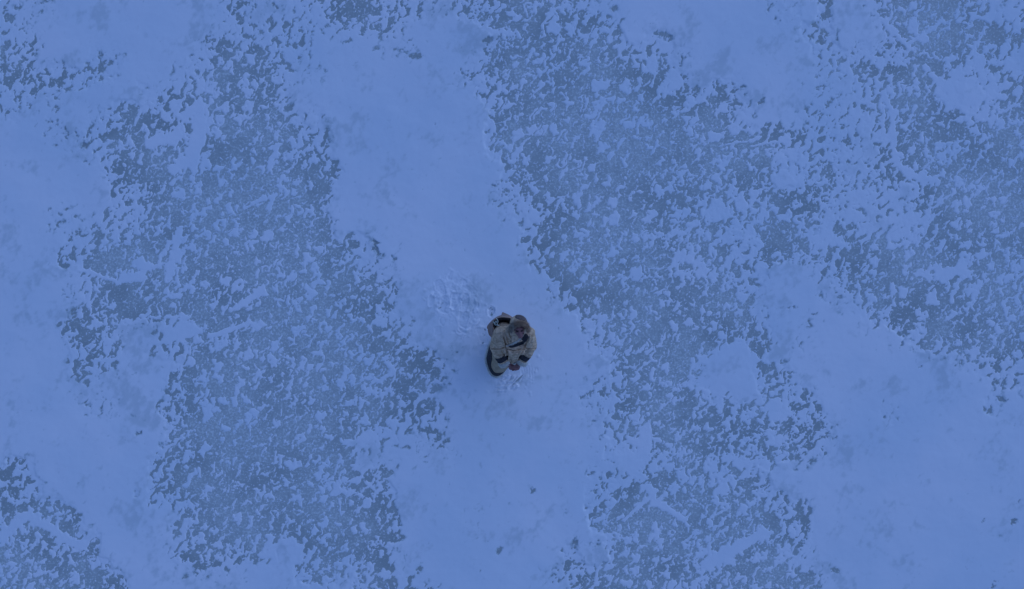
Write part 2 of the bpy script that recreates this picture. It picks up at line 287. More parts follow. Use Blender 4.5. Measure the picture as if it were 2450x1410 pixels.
for hx, hy, L, W, ang, dep in HOLES:
    m = (np.abs(PX-hx) < 70) & (np.abs(PY-hy) < 70)
    q = R(ang); dx = PX[m]-hx; dy = -(PY[m]-hy)
    u = dx*math.cos(q)+dy*math.sin(q); v = -dx*math.sin(q)+dy*math.cos(q)
    u = u + 5*n3[m]*.5 + 3*n1[m]; v = v + 3*n3[m]*.6 + 2*n1[m]
    k = np.exp(-((u/(L*1.3))**2+(v/(W*1.3))**2)**.9)
    S[m] = S[m] - k*np.maximum(S[m], .6)*dep*.50
for x0, y0, x1, y1, wd, hh in RIDGES:
    cx, cy = (x0+x1)/2, (y0+y1)/2; L = math.hypot(x1-x0, y1-y0)/2
    m = (np.abs(PX-cx) < L+60) & (np.abs(PY-cy) < L+60)
    ux, uy = (x1-x0)/(2*L), (y1-y0)/(2*L)
    dx = PX[m]-cx+2.5*n2[m]; dy = PY[m]-cy+1.6*n1[m]
    u = dx*ux+dy*uy; v = -dx*uy+dy*ux
    k = np.exp(-(v/wd)**2)*sstep(L+8, L-4, np.abs(u)); S[m] += k*hh*1.8
for cx, cy, rx, ry, hh in ISLANDS:
    m = (np.abs(PX-cx) < rx*2+30) & (np.abs(PY-cy) < ry*2+30)
    k = np.exp(-((((PX[m]-cx+7*n1[m])/rx)**2+((PY[m]-cy+7*n2[m])/ry)**2)**2)*.7); S[m] += k*hh
fdz, fds = footprints(PX, PY, X, Y)
S = S - fds*1.2
edge = np.clip(S, 0, None)
broad = fbm(X, Y, 1.6, 3, 70)
Z = .006*(1-np.exp(-2.2*edge)) + .0010*snowy*np.clip(T, 0, 3) + .0045*snowy*(broad+.5) + .0007*fbm(X, Y, .2, 3, 81)*sstep(0, .6, S)
Z += (fdz + lumps(PX, PY))*sstep(.0, .8, S)
Z = np.where(S > 0, np.maximum(Z, .0008), -.004)
# thin films of snow let the dark ice through
film = sstep(-.10, 1.0, S/(.26+1.0*snowy+.05*n2))
wisp = fbm(U/1.2, V, .09, 4, 131)*.5+fbm(X, Y, .5, 3, 141)*.8+fbm(X, Y, 1.9, 2, 151)*.5     # faint thin streaks near the patches
near = sample(blur(DG, 2), PX, PY)*(1-KO)+.25*KO
film = np.clip(film - snowy*.5*sstep(.5, 2.4, wisp+1.5*np.clip(near, 0, .6)), 0, 1)
nX, nY = len(gx), len(gy)
idx = np.arange(nX*nY, dtype=np.int32).reshape(nY, nX)
quads = np.stack([idx[:-1, :-1], idx[:-1, 1:], idx[1:, 1:], idx[1:, :-1]], -1).reshape(-1, 4)
on = (S > 0)
quads = quads[on[quads].any(1)]
used = np.zeros(nX*nY, bool); used[quads.ravel()] = True
remap = np.cumsum(used)-1; quads = remap[quads].astype(np.int32)
def grid_mesh(name, co, q):
    me = bpy.data.meshes.new(name)
    me.vertices.add(len(co)); me.vertices.foreach_set('co', co.astype(np.float32).ravel())
    me.loops.add(q.size); me.loops.foreach_set('vertex_index', q.ravel().astype(np.int32))
    me.polygons.add(len(q)); me.polygons.foreach_set('loop_start', np.arange(0, q.size, 4, dtype=np.int32))
    me.polygons.foreach_set('use_smooth', np.ones(len(q), bool))
    me.update(calc_edges=True); return me
me = grid_mesh('snow', np.stack([X, Y, Z], -1)[used], quads)
af = me.attributes.new('fresh', 'FLOAT', 'POINT'); af.data.foreach_set('value', (np.clip((fdz-.0005)/.006, 0, 1)*.8)[used].astype(np.float32))
at = me.attributes.new('film', 'FLOAT', 'POINT'); at.data.foreach_set('value', film[used].astype(np.float32))

ICE_DARK = (.395, .442, .418); ICE_FROST = (.74, .79, .76); SNOW_C = (.87, .885, .90); SNOW_D = (.775, .835, .87)
m_snow = bpy.data.materials.new('snow'); m_snow.use_nodes = True
t = m_snow.node_tree; b = t.nodes['Principled BSDF']; b.inputs['Roughness'].default_value = .75; b.inputs['Specular IOR Level'].default_value = .2
aN = t.nodes.new('ShaderNodeAttribute'); aN.attribute_name = 'film'
geo = t.nodes.new('ShaderNodeTexCoord')
n = t.nodes.new('ShaderNodeTexNoise'); n.inputs['Scale'].default_value = .55; n.inputs['Detail'].default_value = 5; t.links.new(geo.outputs['Object'], n.inputs[0])
rp = t.nodes.new('ShaderNodeValToRGB'); rp.color_ramp.elements[0].position = .36; rp.color_ramp.elements[1].position = .62
rp.color_ramp.elements[0].color = (*SNOW_D, 1); rp.color_ramp.elements[1].color = (*SNOW_C, 1); t.links.new(n.outputs[0], rp.inputs[0])
mx = t.nodes.new('ShaderNodeMix'); mx.data_type = 'RGBA'; mx.inputs[6].default_value = (.52, .60, .605, 1)
t.links.new(aN.outputs['Fac'], mx.inputs[0]); fN = t.nodes.new('ShaderNodeAttribute'); fN.attribute_name = 'fresh'      # loose, freshly broken snow is whiter
mf = t.nodes.new('ShaderNodeMix'); mf.data_type = 'RGBA'; mf.inputs[7].default_value = (.97, .975, .985, 1)
t.links.new(fN.outputs['Fac'], mf.inputs[0]); t.links.new(rp.outputs[0], mf.inputs[6]); t.links.new(mf.outputs[2], mx.inputs[7]); t.links.new(mx.outputs[2], b.inputs['Base Color'])
n2_ = t.nodes.new('ShaderNodeTexNoise'); n2_.inputs['Scale'].default_value = 70; n2_.inputs['Detail'].default_value = 4; t.links.new(geo.outputs['Object'], n2_.inputs[0])
bp = t.nodes.new('ShaderNodeBump'); bp.inputs['Distance'].default_value = .0012; t.links.new(n2_.outputs[0], bp.inputs['Height']); t.links.new(bp.outputs[0], b.inputs['Normal'])
snow = bpy.data.objects.new('snow', me); col.objects.link(snow); me.materials.append(m_snow); snow['kind'] = 'structure'

ix = axis(8.4, .06); iy = axis(4.9, .06); IX, IY = np.meshgrid(ix, iy); IX = IX.ravel(); IY = IY.ravel()
ipx = IX*FOC/H+1225; ipy = -IY*FOC/H+705; k = sstep(0, .7, np.maximum(np.maximum(-ipx, ipx-2450), np.maximum(-ipy, ipy-1410))/150.)
fr = sample(FG, ipx+fbm(IX, IY, .5, 2, 3)*20, ipy+fbm(IX, IY, .5, 2, 9)*20)*(1-k)+.7*k
fr = np.clip(fr-.35, 0, 1)/.6 + .30*fbm(IX, IY, .9, 3, 12)+.12*fbm(IX, IY, .22, 2, 19)
i2 = np.arange(len(ix)*len(iy)).reshape(len(iy), len(ix))
q2 = np.stack([i2[:-1, :-1], i2[:-1, 1:], i2[1:, 1:], i2[1:, :-1]], -1).reshape(-1, 4)
mi = grid_mesh('ice', np.stack([IX, IY, 0*IX], -1), q2)
at = mi.attributes.new('frost', 'FLOAT', 'POINT'); at.data.foreach_set('value', np.clip(fr, 0, 1.2).astype(np.float32))
m_ice = bpy.data.materials.new('ice'); m_ice.use_nodes = True
t = m_ice.node_tree; b = t.nodes['Principled BSDF']; b.inputs['Roughness'].default_value = .45; b.inputs['Specular IOR Level'].default_value = .25
tc = t.nodes.new('ShaderNodeTexCoord')
def N(kind, **kw):
    nd = t.nodes.new(kind)
    for kk, vv in kw.items(): nd.inputs[kk].default_value = vv
    return nd
def M(op, a_, b_=None, c_=None):
    nd = t.nodes.new('ShaderNodeMath'); nd.operation = op
    for i_, v_ in enumerate((a_, b_, c_)):
        if v_ is None: continue
        if isinstance(v_, (int, float)): nd.inputs[i_].default_value = v_
        else: t.links.new(v_, nd.inputs[i_])
    return nd.outputs[0]
def SS(v_, lo, hi):
    nd = t.nodes.new('ShaderNodeMapRange'); nd.interpolation_type = 'SMOOTHSTEP'; nd.inputs[1].default_value = lo; nd.inputs[2].default_value = hi
    t.links.new(v_, nd.inputs[0]); return nd.outputs[0]
fa = t.nodes.new('ShaderNodeAttribute'); fa.attribute_name = 'frost'
sp1 = N('ShaderNodeTexNoise', Scale=26.0, Detail=3.0, Roughness=.6); sp2 = N('ShaderNodeTexNoise', Scale=9.0, Detail=6.0, Roughness=.65); sp3 = N('ShaderNodeTexNoise', Scale=2.2, Detail=4.0)
vo = N('ShaderNodeTexVoronoi', Scale=15.0); vo2 = N('ShaderNodeTexVoronoi', Scale=30.0)
for nd in (sp1, sp2, sp3, vo, vo2): t.links.new(tc.outputs['Object'], nd.inputs['Vector'])
haze = M('MULTIPLY', fa.outputs['Fac'], M('MULTIPLY_ADD', sp2.outputs[0], 1.3, -.1))
haze = M('MULTIPLY', haze, .60)
rim = SS(M('ADD', sp1.outputs[0], M('MULTIPLY', fa.outputs['Fac'], .07)), .57, .68)              # crusts of fine frost
dots = M('MULTIPLY', SS(M('MULTIPLY', vo.outputs['Distance'], -1.0), -.26, -.14), SS(sp3.outputs[0], .42, .55))
dots2 = M('MULTIPLY', SS(M('MULTIPLY', vo2.outputs['Distance'], -1.0), -.24, -.12), SS(sp2.outputs[0], .46, .6))
fr_ = M('MINIMUM', M('ADD', haze, M('ADD', M('MULTIPLY', rim, .48), M('ADD', M('MULTIPLY', dots, .6), M('MULTIPLY', dots2, .45)))), 1.0)
mx = t.nodes.new('ShaderNodeMix'); mx.data_type = 'RGBA'; mx.inputs[6].default_value = (*ICE_DARK, 1); mx.inputs[7].default_value = (*ICE_FROST, 1)
t.links.new(fr_, mx.inputs[0]); t.links.new(mx.outputs[2], b.inputs['Base Color'])
ice = bpy.data.objects.new('ice', mi); col.objects.link(ice); mi.materials.append(m_ice); ice['kind'] = 'structure'

# ------------------------------------------------------------------ the person
BASE = P(1226, 806, 0); BASE.z = 0.012
per = bpy.data.objects.new('person', None); col.objects.link(per); per.location = BASE
per['label'] = 'person in a tan fur-trimmed parka and fur ruffed hood, hands clasped, standing on the snow'
per['category'] = 'person'
bpy.context.view_layer.update()

def ball(bm, c, r, sub=2, sc_=(1, 1, 1), rot=None):
    mtx = Matrix.Translation(Vector(c)) @ (rot.to_matrix().to_4x4() if rot else Matrix()) @ Matrix.Diagonal((*[r*s for s in sc_], 1))
    bmesh.ops.create_icosphere(bm, subdivisions=sub, radius=1, matrix=mtx)
def chain(bm, pts, rad, sub=2, dens=.45):
    for (p, q), (ra, rb) in zip(zip(pts, pts[1:]), zip(rad, rad[1:])):
        p = Vector(p); q = Vector(q); n = max(2, int((q-p).length/(min(ra, rb)*dens))+1)
        for i in range(n+1):
            f = i/n; ball(bm, p.lerp(q, f), ra+(rb-ra)*f, sub)
def remesh(bm, voxel, smooth=4, disp=None):
    me = bpy.data.meshes.new('tmp'); bm.to_mesh(me); bm.free()
    o = bpy.data.objects.new('tmp', me); col.objects.link(o)
    md = o.modifiers.new('r', 'REMESH'); md.mode = 'VOXEL'; md.voxel_size = voxel; md.use_smooth_shade = True
    if smooth:
        s = o.modifiers.new('s', 'SMOOTH'); s.iterations = smooth; s.factor = .5
    dg = bpy.context.evaluated_depsgraph_get(); r = bpy.data.meshes.new_from_object(o.evaluated_get(dg))
    bpy.data.objects.remove(o); bpy.data.meshes.remove(me)
    return r
def coords(me):
    a = np.empty(len(me.vertices)*3, np.float32); me.vertices.foreach_get('co', a); return a.reshape(-1, 3)
def normals(me):
    a = np.empty(len(me.vertices)*3, np.float32); me.vertex_normals.foreach_get('vector', a); return a.reshape(-1, 3)
def setco(me, a): me.vertices.foreach_set('co', a.astype(np.float32).ravel()); me.update()
def pix(c): k_ = FOC/(H-c[:, 2]); return c[:, 0]*k_+1225, 705-c[:, 1]*k_
def inpoly(px, py, poly):
    r = np.zeros(len(px), bool); n = len(poly)
    for i in range(n):
        x0, y0 = poly[i]; x1, y1 = poly[(i+1) % n]
        c = ((y0 > py) != (y1 > py)) & (px < (x1-x0)*(py-y0)/((y1-y0) or 1e-9)+x0); r ^= c
    return r
def peel(me, sel, off, name, m, parent):
    """the chosen verts' faces as a garment layer of its own, raised off the surface"""
    c = coords(me); nr = normals(me)
    lt = np.empty(len(me.polygons), np.int32); me.polygons.foreach_get('loop_total', lt)
    faces = [list(p.vertices) for p in me.polygons if all(sel[v] for v in p.vertices)]
    if not faces: print('EMPTY PEEL', name); return None
    par = {}
    def find(v):
        while par.setdefault(v, v) != v: par[v] = par[par[v]]; v = par[v]
        return v
    for f in faces:
        for v in f[1:]: par[find(f[0])] = find(v)
    grp = {}
    for f in faces: grp.setdefault(find(f[0]), []).append(f)
    faces = max(grp.values(), key=len)
    uv = sorted({v for f in faces for v in f}); mp = {v: i for i, v in enumerate(uv)}
    # outer skin, inner skin and a rim between them: a band with its own thickness
    cnt = {}
    for f in faces:
        for a_, b_ in zip(f, f[1:]+f[:1]): cnt[(a_, b_)] = 1
    nb = {}
    for (a_, b_) in cnt:
        if (b_, a_) not in cnt: nb.setdefault(a_, []).append(b_); nb.setdefault(b_, []).append(a_)
    c = c.copy()
    for _ in range(10):                          # an even cut edge
        c2 = c.copy()
        for v_, ns_ in nb.items():
            if len(ns_) == 2: c2[v_] = .4*c[v_]+.3*c[ns_[0]]+.3*c[ns_[1]]
        c = c2
    oc = c[uv]+nr[uv]*off; ic = c[uv]-nr[uv]*.002
    n = len(uv); F = [[mp[v] for v in f] for f in faces]
    for (a_, b_) in cnt:
        if (b_, a_) not in cnt: F.append([mp[b_], mp[a_], mp[a_]+n, mp[b_]+n])
    o_me = bpy.data.meshes.new(name); o_me.from_pydata(np.concatenate([oc, ic]).tolist(), [], F); o_me.update()
    return link(name, o_me, m, parent)
def fur(name, roots, dirs, length, radius, m, parent, jitter=.5, seed=3, curl=.3):
    """many separate tapered hairs in one mesh"""
    rr = random.Random(seed); vs = []; fs = []
    for p, d in zip(roots, dirs):
        d = (Vector(d)+Vector((rr.gauss(0, 1), rr.gauss(0, 1), rr.gauss(0, 1)))*jitter*.5).normalized()
        L = length*rr.uniform(.55, 1.15); sd_ = d.orthogonal().normalized(); s2 = d.cross(sd_)
        mid = Vector(p)+d*L*.55; tip = Vector(p)+d*L+Vector((rr.gauss(0, 1), rr.gauss(0, 1), rr.gauss(0, 1)-.5))*L*curl*.5
        i = len(vs)
        for c_, r_ in ((Vector(p), radius), (mid, radius*.75)):
            for k_ in range(3):
                an = k_*2.094; vs.append(c_+(sd_*math.cos(an)+s2*math.sin(an))*r_)
        vs.append(tip)
        for k_ in range(3):
            a_, b_ = k_, (k_+1) % 3; fs.append((i+a_, i+b_, i+3+b_, i+3+a_)); fs.append((i+3+a_, i+3+b_, i+6))
    me_ = bpy.data.meshes.new(name); me_.from_pydata(vs, [], fs); me_.update()
    return link(name, me_, m, parent)
def attach(o, parent):
    o.parent = parent; o.matrix_parent_inverse = Matrix() if parent is not per else Matrix.Translation(-BASE)
    return o

M_skin = mat('skin', (.25, .125, .115), .55, (.33, .16, .14), 30, .0006, 220)
M_coat = mat('tan hide', (.43, .31, .20), .9, (.71, .53, .355), 24, .0035, 60, spec=.1, detail=10)
M_coat2 = mat('tan hide flap', (.38, .285, .185), .9, (.48, .375, .25), 16, .0016, 60, spec=.1)
M_dark = mat('black fur band', (.030, .032, .038), .9, (.06, .058, .062), 50, .001, 200, spec=.15)
M_white = mat('white fur', (.78, .76, .66), .95, (.88, .86, .78), 45, 0, spec=.1)
M_grey = mat('grey brown ruff', (.58, .50, .39), .95, (.36, .29, .22), 24, 0, spec=.1)
M_brown = mat('brown ruff', (.34, .22, .145), .95, (.58, .42, .285), 30, 0, spec=.1)
M_crown = mat('dark crown', (.10, .080, .078), .9, (.17, .135, .12), 26, .002, 90, spec=.15)
M_bag = mat('brown leather', (.38, .24, .18), .8, (.28, .22, .19), 14, .002, 60, spec=.25)
M_rim = mat('pale brown rim', (.50, .36, .27), .85, (.38, .27, .2), 20)
M_lin = mat('dark lining', (.055, .05, .055), .95, (.09, .075, .07), 30)
M_cord = mat('white cord', (.75, .80, .68), .7)
M_boot = mat('hide boot', (.20, .13, .09), .8, (.26, .17, .11), 20, .001, 80)
M_trou = mat('dark trousers', (.06, .055, .06), .9, (.09, .08, .085), 30, .001, 90)
M_eye = mat('eye', (.05, .03, .025), .2)

HC = P(1242, 785, 1.55)                          # head centre
tilt = Matrix.Rotation(R(-50), 3, 'X')           # chin up, the face turned to the sky a little
def HP(x, y, z):                                 # head space: -y is where the face looks, z up
    return HC + Matrix.Rotation(R(8), 3, 'Z') @ (tilt @ Vector((x, y, z)))
shL, shR = P(1203, 797, 1.31), P(1257, 797, 1.31)
elL, elR = P(1189, 831, 1.09), P(1268, 829, 1.09)
wrL, wrR = P(1204, 864, .97), P(1252, 861, .97)
hip = P(1226, 806, .86)
# --- body
bm = bmesh.new()
ball(bm, HP(0, .018, .02), .092, 3, (.86, 1.02, 1.0)); ball(bm, HP(0, -.03, -.035), .066, 3, (.88, .9, 1.05))
ball(bm, HP(0, -.072, -.098), .031, 3, (1.1, .85, .8)); ball(bm, HP(0, -.06, -.07), .045, 3, (1, .8, .8)); ball(bm, HP(0, -.068, .042), .045, 2, (1.25, .55, .5))
chain(bm, [HP(0, -.088, .018), HP(0, -.099, -.010), HP(0, -.106, -.026)], [.009, .010, .0115])
for s in (-1, 1):
    ball(bm, HP(s*.012, -.103, -.031), .009); ball(bm, HP(s*.040, -.066, -.018), .027, 2, (1, .8, .8)); ball(bm, HP(s*.081, .01, -.01), .02, 2, (.35, .8, 1.3))
ball(bm, HP(0, -.092, -.054), .012, 2, (1.9, .7, .45)); ball(bm, HP(0, -.090, -.064), .012, 2, (1.6, .75, .5))
neck = P(1232, 793, 1.36)
chain(bm, [HP(0, .02, -.06), neck], [.056, .062]); 
chain(bm, [neck, P(1228, 797, 1.28), P(1227, 802, 1.05), hip], [.09, .13, .12, .14])
for s_, e_, w_ in ((shL, elL, wrL), (shR, elR, wrR)):
    chain(bm, [neck+Vector((0, 0, -.06)), s_, e_, w_], [.07, .062, .045, .031])
for s in (-1, 1):
    hp = hip+Vector((s*.095, 0, -.03)); kn = Vector((hip.x+s*.11, hip.y-.03, .48)); an = Vector((hip.x+s*.12, hip.y+.02, .10))
    chain(bm, [hp, kn, an], [.092, .062, .043]); chain(bm, [an, an+Vector((s*.02, -.16, -.05))], [.04, .032])
# hands: the right hand's fingers folded over the left one's
HCc = P(1230.5, 876, .90)
for s, wr in ((-1, wrL), (1, wrR)):
    cen = HCc+Vector((s*.052, -.002, .006*s)); d = (cen-wr).normalized()
    chain(bm, [wr, wr.lerp(cen, .5), cen], [.029, .033, .037])
    ball(bm, cen+Vector((-s*.010, -.014, 0)), .043, 3, (1.05, 1.1, .62))
    for i in range(4):                            # four fingers, curling over the other hand
        bx = cen+Vector((-s*.020, .018-.0215*i, .020+.010*s))
        l = (.92, 1.0, .95, .75)[i]
        p1 = bx+Vector((-s*.040*l, -.007, .010)); p2 = p1+Vector((-s*.026*l, -.007, -.010)); p3 = p2+Vector((-s*.014*l, -.004, -.020))
        chain(bm, [bx, p1, p2, p3], [.0098, .0092, .0084, .0074], 2, .4)
    tb = wr.lerp(cen, .7)+Vector((-s*.006, .020, .020)); chain(bm, [tb, tb+Vector((-s*.022, .004, .012)), tb+Vector((-s*.038, -.012, .016))], [.013, .0105, .0085], 2, .4)
me = remesh(bm, .0042, 2)
body = link('body', me, M_skin, per)
for s in (-1, 1):
    bm = bmesh.new(); ball(bm, HP(s*.030, -.079, .012), .0125, 3); m_ = bpy.data.meshes.new('eye'); bm.to_mesh(m_); bm.free(); link('eye', m_, M_eye, per)
    bm = bmesh.new(); chain(bm, [HP(s*.016, -.098, .034), HP(s*.032, -.096, .040), HP(s*.050, -.082, .034)], [.004, .005, .003]); m_ = bpy.data.meshes.new('eyebrow'); bm.to_mesh(m_); bm.free(); link('eyebrow', m_, M_eye, per)

# --- trousers and boots (under the parka)
bm = bmesh.new(); ball(bm, hip, .17, 3, (1, .8, .7))
for s in (-1, 1):
    chain(bm, [hip+Vector((s*.095, 0, -.03)), Vector((hip.x+s*.11, hip.y-.03, .48)), Vector((hip.x+s*.12, hip.y+.02, .24))], [.115, .088, .078])
link('trousers', remesh(bm, .009, 4), M_trou, per)
for s in (-1, 1):
    bm = bmesh.new(); an = Vector((hip.x+s*.12, hip.y+.02, .085)); 
    chain(bm, [an+Vector((0, 0, .24)), an+Vector((0, .012, .02)), an+Vector((0, .015, -.02))], [.085, .062, .055])
    chain(bm, [an+Vector((0, 0, -.02)), an+Vector((s*.012, -.09, -.028)), an+Vector((s*.022, -.165, -.034))], [.055, .048, .040])
    m_ = remesh(bm, .008, 4); c = coords(m_); c[:, 2] = np.maximum(c[:, 2], .012); setco(m_, c)
    bo = link('boot', m_, M_boot, per)

# --- parka: torso, yoke, sleeves in one hide, creased
bm = bmesh.new()
chain(bm, [P(1235, 793, 1.36), P(1231, 803, 1.24), P(1229, 813, 1.12), P(1229, 822, 1.02), P(1229, 826, .93)], [.10, .150, .175, .185, .18], 3, .3)
chain(bm, [P(1209, 798, 1.28), P(1234, 793, 1.31), P(1257, 796, 1.28)], [.118, .12, .112], 3, .3)
ball(bm, P(1230, 836, 1.0), .155, 3, (.95, 1.0, .95)); ball(bm, P(1229, 846, .95), .125, 3, (1.0, 1.1, .85))                      # the belly pushed forward
ball(bm, P(1230, 830, 1.20), .15, 3, (1.25, .95, .8))                      # chest
ball(bm, P(1207, 795, 1.20), .145, 3, (1.0, 1.0, 1.0))                      # loose back over the left shoulder
chain(bm, [P(1201, 802, 1.30), P(1189, 829, 1.12), P(1194, 846, 1.03), P(1204, 865, .975)], [.132, .104, .088, .070], 3, .25)
chain(bm, [P(1260, 800, 1.30), P(1268.5, 826, 1.12), P(1262, 843, 1.03), P(1250.5, 862, .975)], [.125, .098, .082, .066], 3, .25)
me = remesh(bm, .0075, 5)
c = coords(me); nr = normals(me); px, py = pix(c)
def crease(pts, wd, dep, zmin=0.0):
    """a fold pressed into the hide along a line"""
    global c
    dmin = np.full(len(c), 1e9)
    for (x0, y0), (x1, y1) in zip(pts, pts[1:]):
        dx, dy = x1-x0, y1-y0; tt = np.clip(((px-x0)*dx+(py-y0)*dy)/(dx*dx+dy*dy+1e-9), 0, 1)
        dmin = np.minimum(dmin, np.hypot(px-x0-tt*dx, py-y0-tt*dy))
    f = (np.exp(-(dmin/wd)**2)-.45*np.exp(-((dmin-wd*2.1)/(wd*1.1))**2))*np.clip(nr[:, 2]*3+.4, 0, 1)*(c[:, 2] > zmin)
    c = c - nr*(f*dep)[:, None]
def cc(*v): return [(1120+v[i]/6.41, 710+v[i+1]/6.41) for i in range(0, len(v), 2)]
crease(cc(545, 640, 575, 720, 570, 780, 600, 870), 1.50, 0.0322)
crease(cc(375, 800, 480, 800, 560, 775), 1.38, 0.0276)
crease(cc(400, 870, 480, 890, 560, 880), 1.38, 0.0112)
crease(cc(590, 560, 600, 690), 1.62, 0.0230); crease(cc(640, 560, 655, 690), 1.50, 0.0230); crease(cc(560, 560, 530, 640), 1.50, 0.0096)
crease(cc(850, 780, 930, 800, 1025, 795), 1.38, 0.0299); crease(cc(830, 850, 840, 800, 880, 740, 930, 620), 1.50, 0.0276)
crease(cc(850, 860, 920, 890, 960, 905), 1.25, 0.0128); crease(cc(600, 800, 700, 835, 820, 800), 1.25, 0.0276); crease(cc(680, 860, 760, 850, 830, 850), 1.25, 0.0112)
crease(cc(590, 790, 610, 860, 600, 960), 1.75, 0.0322); crease(cc(820, 860, 800, 900, 780, 960), 1.62, 0.0276)
crease(cc(450, 700, 520, 690), 1.62, 0.0096); crease(cc(430, 600, 500, 560), 1.75, 0.0096); crease(cc(980, 560, 960, 700), 1.75, 0.0112)
crease(cc(640, 900, 660, 1000), 2.00, 0.0064)
sm = np.array([mnoise.fractal(Vector((v[0]*9, v[1]*13, v[2]*9)), .7, 2.1, 5)+.5*mnoise.noise(Vector(v)*30) for v in c]); c = c+nr*(sm*.0085)[:, None]
setco(me, c); parka = link('parka', me, M_coat, per)
c = coords(me); nr = normals(me); px, py = pix(c)
def along(p, q):                                  # position along a sleeve axis, 0..1, and distance off it
    p = np.array(p); q = np.array(q); d = q-p; L = np.linalg.norm(d)
    tt = (c-p)@d/(L*L); return tt, np.linalg.norm(c-p-tt[:, None]*d, axis=1)
for e_, w_ in ((P(1190, 841, 1.055), P(1205, 867, .97)), (P(1265, 839, 1.055), P(1250, 864, .97))):
    tt, dd = along(e_, w_); sel = (tt > .36) & (tt < .80) & (dd < .115)
    sgn = -1 if e_.x < 0 else 1
    ax_ = np.array(e_); sel &= (nr@np.array((e_-w_).cross(Vector((0, 0, 1))).normalized())*0 + (c[:, 0]-.02)*sgn) > .055
    attach(peel(me, sel, .006, 'sleeve_band', M_dark, per), parka)
# chest band (black) and its white piping, sewn across the breast
attach(peel(me, inpoly(px, py, cc(585, 775, 700, 735, 790, 680, 850, 560, 870, 548, 935, 590, 925, 640, 850, 735, 720, 782, 660, 788)) & (nr[:, 2] > .05) & (c[:, 2] > .95), .006, 'chest_band', M_dark, per), parka)
sel = inpoly(px, py, cc(570, 755, 650, 728, 740, 678, 800, 630, 850, 580, 862, 592, 800, 665, 720, 720, 590, 772)) & (nr[:, 2] > 0) & (c[:, 2] > .95)
sel &= np.abs(c[:, 2]-np.median(c[sel, 2])) < .14
roots = [Vector(c[i])+Vector(nr[i])*.002 for i in np.nonzero(sel)[0] for _ in range(3)]
dirs = [Vector(nr[i])*.7+Vector((.3, .3, 0)) for i in np.nonzero(sel)[0] for _ in range(3)]
attach(fur('chest_piping', roots, dirs, .016, .0026, M_white, per, .9), parka)
# fur cuffs
for w_, e_ in ((P(1205.5, 868, .965), P(1190, 841, 1.055)), (P(1249.5, 865, .965), P(1265, 839, 1.055))):
    d = (w_-e_).normalized(); a1 = d.orthogonal().normalized(); a2 = d.cross(a1)
    roots = []; dirs = []; rr = random.Random(5)
    for i in range(1500):
        an = rr.uniform(0, 6.283); h = rr.uniform(-.03, .026); o_ = a1*math.cos(an)+a2*math.sin(an)
        roots.append(w_+d*h+o_*(.064-.12*max(h, 0)*.5)); dirs.append(o_*.8+d*.9)
    cf = fur('cuff', roots, dirs, .034, .0026, M_white, per, .6); attach(cf, parka)
    bm = bmesh.new(); bmesh.ops.create_cone(bm, segments=24, radius1=.062, radius2=.055, depth=.06, cap_ends=False, matrix=Matrix.Translation(w_) @ d.to_track_quat('Z', 'Y').to_matrix().to_4x4())
    m_ = bpy.data.meshes.new('cuff_lining'); bm.to_mesh(m_); bm.free(); attach(link('cuff_lining', m_, M_white, per), parka)

# --- skirt with its long rounded flap: rings from waist to hem
def ring(pts, z, n=96):
    """closed smooth outline through picture points, resampled by angle order"""
    pts = [np.array(p[:2], float) for p in pts]; k_ = len(pts); outp = []
    for i in range(k_):
        p0, p1, p2, p3 = pts[i-1], pts[i], pts[(i+1) % k_], pts[(i+2) % k_]
        for j in range(12):
            f = j/12; outp.append(.5*((2*p1)+(-p0+p2)*f+(2*p0-5*p1+4*p2-p3)*f*f+(-p0+3*p1-3*p2+p3)*f**3))
    outp = np.array(outp); d = np.linalg.norm(np.roll(outp, -1, 0)-outp, axis=1); s = np.concatenate([[0], np.cumsum(d)]); L = s[-1]
    outp = np.vstack([outp, outp[:1]]); u = np.linspace(0, L, n, endpoint=False)
    return np.stack([np.interp(u, s, outp[:, 0]), np.interp(u, s, outp[:, 1])], -1)
NS = 168
hemP = [(1178, 815), (1167, 843), (1164, 862), (1169, 882), (1177, 896), (1188, 901), (1199, 896), (1207, 884), (1215, 873), (1234, 868), (1252, 862), (1264, 846), (1268, 820), (1262, 795), (1240, 782), (1205, 785)]
waiP = [(1200, 815), (1197, 823), (1197, 831), (1200, 839), (1205, 845), (1211, 849), (1218, 853), (1225, 855), (1231, 856), (1239, 855), (1247, 849), (1252, 836), (1253, 820), (1249, 802), (1236, 795), (1210, 799)]
hemR = ring(hemP, 0, NS); waiR = ring(waiP, 0, NS)
hz = .34; wz = .96
hem3 = np.array([P(*p, hz) for p in hemR]); wai3 = np.array([P(*p, wz) for p in waiR])
# the long flap swings out forward on the wearer's right and hangs a little lower
NT = 90
def skirt_pt(i, tt):
    a_ = wai3[i]; b_ = hem3[i]; f = tt**1.0
    p = a_*(1-f)+b_*f; th = i/NS*2*math.pi
    k_ = (H-p[2]); q = p.copy()
    wv = .010*math.sin(th*9+1.3)*f*(1-f)*2.6+.004*math.sin(th*17)*f*(1-f)*3
    ctr = wai3.mean(0)*(1-f)+hem3.mean(0)*f; d = p-ctr; d[2] = 0; d /= np.linalg.norm(d)+1e-9
    p = p+d*(wv+.035*math.sin(math.pi*f)*.7); p[2] += .03*math.sin(math.pi*f)
    return p
TH = .006
grid = np.array([[skirt_pt(i, j/NT) for i in range(NS)] for j in range(NT+1)])
def gnorm(g):
    du = np.roll(g, -1, 1)-np.roll(g, 1, 1); dv = np.gradient(g, axis=0); n_ = np.cross(dv, du); n_ /= np.linalg.norm(n_, axis=2, keepdims=True)+1e-9
    ctr = g.mean(1, keepdims=True); s = np.sign(((g-ctr)*n_)[..., :2].sum(2, keepdims=True).mean()); return n_*s
GN = gnorm(grid)
